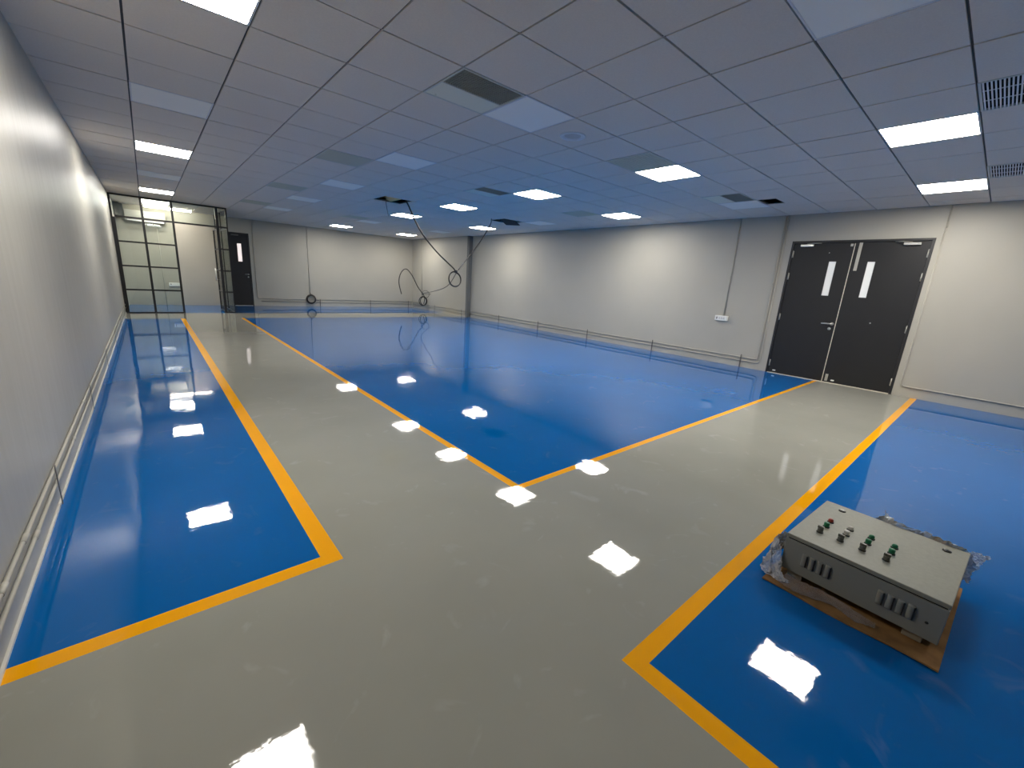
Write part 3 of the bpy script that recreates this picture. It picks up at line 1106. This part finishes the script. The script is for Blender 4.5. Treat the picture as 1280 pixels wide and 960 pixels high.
bx = thing('control_box', 'grey steel control box with push buttons, lying on its back on cardboard', 'control box', (BX, BY, BZ))
bx.rotation_euler = (0, 0, BR)
q = MB()
q.box(-W2, W2, -D2_, D2_, 0, HB - 0.028)
body = q.build('body', M['box_body'], bx, local=True, bevel=0.003)
q = MB()
q.box(-W2 + 0.008, W2 - 0.008, -D2_ + 0.008, D2_ - 0.008, HB - 0.028, HB - 0.0205)
q.build('gasket', M['rubber'], bx, local=True)
q = MB()
q.box(-W2 - 0.001, W2 + 0.001, -D2_ - 0.001, D2_ + 0.001, HB - 0.0205, HB)
lid = q.build('lid', M['box_lid'], bx, local=True, bevel=0.0035)
# pressed louvres on the side facing the aisle
for y0_, y1_ in ((0.2, 0.104), (-0.09, -0.19)):
    for k in range(4):
        y = y0_ + (y1_ - y0_) * k / 3
        q = MB()
        zz0, zz1 = 0.052, 0.122
        n = 8
        pr_ = []
        for a in range(n + 1):
            an = -PI / 2 + PI * a / n
            pr_.append((math.cos(an), math.sin(an)))
        secs = []
        for zz, s_ in ((zz0, 0.15), (zz0 + 0.006, 0.8), (zz0 + 0.016, 1), (zz1 - 0.016, 1), (zz1 - 0.006, 0.8), (zz1, 0.15)):
            # steep open lip on one side, long slope on the other
            secs.append([(-W2 - 0.009 * s_ * max(0, c_) ** 0.8 + 0.0005, y + 0.0115 * sn, zz) for c_, sn in pr_])
        for A, B_ in zip(secs, secs[1:]):
            for a in range(n):
                q.face([A[a], A[a + 1], B_[a + 1], B_[a]], M['box_body'], True)
        q.box(-W2 - 0.0075, -W2 - 0.0001, y - 0.0135, y - 0.0085, zz0 + 0.006, zz1 - 0.006, M['rubber'])
        q.build('louvre', None, body, local=True)
q = MB()
q.lathe([(0.006, 0.001), (0.006, -0.001), (0.001, -0.0015)], (-W2, -0.243, 0.075), 'x', 12)
q.build('knockout_hole', M['rubber'], body, local=True)


def button(name, x, y, kind):
    q = MB()
    c0 = (x, y, HB)
    q.lathe([(0.0150, 0.0), (0.0150, 0.004), (0.0125, 0.006), (0.0120, 0.006)], c0, seg=20, m=M['bezel'])
    cap = {'red': M['knob_red'], 'green': M['knob_green'], 'white': M['knob_white'], 'grey': M['knob_grey'], 'dark': M['bezel']}[kind]
    if name == 'selector_switch':
        q.lathe([(0.0125, 0.006), (0.0125, 0.02), (0.0115, 0.022), (0.001, 0.022)], c0, seg=20, m=cap)
        q.box(x - 0.0045, x + 0.0045, y - 0.0125, y + 0.0125, HB + 0.0215, HB + 0.034, cap)
    elif name == 'indicator_lamp':
        q.lathe([(0.0118, 0.006), (0.0118, 0.013), (0.009, 0.0185), (0.005, 0.0205), (0.0005, 0.021)], c0, seg=20, m=cap)
    else:
        q.lathe([(0.0122, 0.006), (0.0122, 0.022), (0.0112, 0.0245), (0.0005, 0.025)], c0, seg=20, m=cap)
    o = q.build(name, None, lid, local=True)
    return o


cols_y = (0.197, 0.112, 0.026, -0.062)
for k, cy in enumerate(cols_y):
    far_kind = ('red', 'white', 'green', 'green')[k]
    o = button('indicator_lamp', 0.018, cy + 0.002, far_kind)
    o['label'] = ('red', 'white', 'green', 'green')[k] + ' indicator lamp'
    o = button('push_button', -0.058, cy, 'green' if k != 1 else 'white')
    o['label'] = ('green' if k != 1 else 'white') + ' push button'
    o = button('selector_switch', -0.147, cy + 0.002, 'grey')
for y in (0.20, -0.218):
    q = MB()
    q.lathe([(0.017, 0.0), (0.017, 0.003), (0.013, 0.006), (0.0005, 0.006)], (0.222, y, HB), seg=20, m=M['bezel'])
    q.box(0.219, 0.225, y - 0.011, y + 0.011, HB + 0.0058, HB + 0.009, M['steel'])
    q.build('quarter_turn_latch', None, lid, local=True)


# crumpled clear film pulled down around the box
def crumple(rows_, name_mb, nu, nv, amp, seed, mi=0):
    """rows_: function (u,v)->point; adds sharply creased sheet"""
    pts = [[None] * (nv + 1) for _ in range(nu + 1)]
    for i in range(nu + 1):
        for j in range(nv + 1):
            u, v = i / nu, j / nv
            p_ = Vector(rows_(u, v))
            s1 = Vector((u * 9 + seed, v * 3.0, seed * 1.7))
            s2 = Vector((u * 34 + seed, v * 9.0, seed * 0.7))
            d1_ = noise.noise_vector(s1) * amp
            c2_ = noise.noise_vector(s2)
            d2_ = Vector((abs(c2_.x) - 0.25, abs(c2_.y) - 0.25, abs(c2_.z) - 0.25)) * amp * 1.1
            c3_ = noise.noise_vector(s2 * 2.7)
            d2_ += Vector((abs(c3_.x) - 0.2, abs(c3_.y) - 0.2, abs(c3_.z) - 0.2)) * amp * 0.45
            p_ = p_ + d1_ + d2_
            p_.z = max(p_.z, 0.0128)
            pts[i][j] = p_
    base = len(name_mb.v)
    for i in range(nu + 1):
        for j in range(nv + 1):
            name_mb.v.append(tuple(pts[i][j]))
    for i in range(nu):
        for j in range(nv):
            k = base + i * (nv + 1) + j
            name_mb.f.append((k, k + nv + 1, k + nv + 2, k + 1))
            name_mb.m.append(mi)
            name_mb.sm.append(False)


def w2(x, y):
    v_ = ROT @ Vector((x, y, 0))
    return (BX + v_.x, BY + v_.y)


film = MB()
film.mats = [M['film'], M['thin_film']]


def lerp_path(P, u):
    n = len(P) - 1
    k = min(int(u * n), n - 1)
    f_ = u * n - k
    return [P[k][m_] * (1 - f_) + P[k + 1][m_] * f_ for m_ in range(len(P[0]))]


# path round the box: x, y (local), base z, top z, outward spread at base
path = [
    (-0.365, 0.225, 0.012, 0.030, 0.03),
    (-0.345, 0.265, 0.012, 0.055, 0.04),
    (-0.322, 0.300, 0.014, 0.120, 0.06),
    (-0.300, 0.318, 0.02, 0.200, 0.06),
    (-0.26, 0.322, 0.03, 0.205, 0.05),
    (-0.2, 0.318, 0.04, 0.15, 0.04),
    (-0.1, 0.312, 0.04, 0.10, 0.03),
    (0.15, 0.312, 0.05, 0.10, 0.03),
    (0.31, 0.30, 0.06, 0.12, 0.03),
    (0.318, 0.20, 0.07, 0.16, 0.03),
    (0.318, 0.08, 0.08, 0.215, 0.03),
    (0.318, 0.03, 0.09, 0.262, 0.03),
    (0.318, -0.02, 0.09, 0.268, 0.03),
    (0.318, -0.10, 0.09, 0.256, 0.03),
    (0.318, -0.18, 0.09, 0.252, 0.03),
    (0.318, -0.25, 0.08, 0.245, 0.03),
    (0.315, -0.30, 0.07, 0.225, 0.03),
]


def wrap(u, v):
    x, y, zb, zt2, sp = lerp_path(path, u)
    L_ = math.hypot(x, y)
    ox, oy = x / L_, y / L_
    k = (1 - v) * sp + 0.012 * math.sin(40 * u) * v
    X_, Y_ = w2(x + ox * k, y + oy * k)
    return (X_, Y_, zb + (zt2 - zb) * v)


crumple(wrap, film, 260, 16, 0.018, 3.1)


# the loose corner standing out at the far right
def flap(u, v):
    a = Vector((*w2(0.318, -0.20), BZ + 0.185))
    b_ = Vector((*w2(0.30, -0.30), BZ + 0.06))
    tip = Vector((3.10, -0.235, 0.165))
    base_ = a.lerp(b_, v)
    return base_.lerp(tip, u * 0.97)


crumple(flap, film, 36, 18, 0.011, 8.3)


# a wisp sticking up behind the lid
def wisp(u, v):
    a = Vector((*w2(0.325, 0.04), BZ + 0.17))
    b_ = Vector((*w2(0.325, -0.03), BZ + 0.165))
    tip = Vector((*w2(0.345, 0.045), BZ + 0.235))
    return a.lerp(b_, v).lerp(tip, u)


crumple(wisp, film, 12, 6, 0.007, 5.5)


# torn film lying over the front of the cardboard
def skirt(u, v):
    x, y = -0.325 - 0.07 * v * (1 - 0.5 * u) - 0.015 * math.sin(9 * u), 0.25 - 0.36 * u
    X_, Y_ = w2(x, y)
    return (X_, Y_, 0.017 + 0.028 * (1 - v) * (1 - u * 0.6))


crumple(skirt, film, 40, 8, 0.008, 11.2, 1)
tag(film.build('plastic_wrap', M['film'], loc=(BX, BY, 0.01)), 'crumpled clear plastic wrap pulled down around the grey control box', 'plastic wrap')

# ------------------------------------------------------------------ world, camera, view
w = bpy.data.worlds.new('world')
S.world = w
w.use_nodes = True
w.node_tree.nodes['Background'].inputs[0].default_value = (0.02, 0.02, 0.022, 1)
w.node_tree.nodes['Background'].inputs[1].default_value = 0.2

cd = bpy.data.cameras.new('camera')
cam = bpy.data.objects.new('camera', cd)
COL.objects.link(cam)
cd.sensor_fit = 'HORIZONTAL'
cd.sensor_width = 36.0
cd.lens = 517.73 * 36.0 / 1280.0
cd.clip_start = 0.02
R = [[0.7604801996562156, -0.6463849478427093, 0.062099638750036656], [-0.10997139393178562, -0.22245003249697093, -0.9687219805274805], [0.639981373515829, 0.7298647013267339, -0.24025269885746026]]
m3 = Matrix(((R[0][0], -R[1][0], -R[2][0]), (R[0][1], -R[1][1], -R[2][1]), (R[0][2], -R[1][2], -R[2][2])))
cam.matrix_world = Matrix.Translation((0, 0, 1.3715)) @ m3.to_4x4()
S.camera = cam

S.view_settings.view_transform = 'Standard'
S.view_settings.look = 'None'
S.view_settings.gamma = 1.0
S.view_settings.exposure = 0.52
S.view_settings.use_curve_mapping = False
S.cycles.max_bounces = 10
S.cycles.diffuse_bounces = 6
S.cycles.glossy_bounces = 5
S.cycles.transparent_max_bounces = 16
S.cycles.caustics_reflective = False
S.cycles.use_denoising = True

for o in list(bpy.data.objects):
    if 'wl' in o.keys():
        del o['wl']
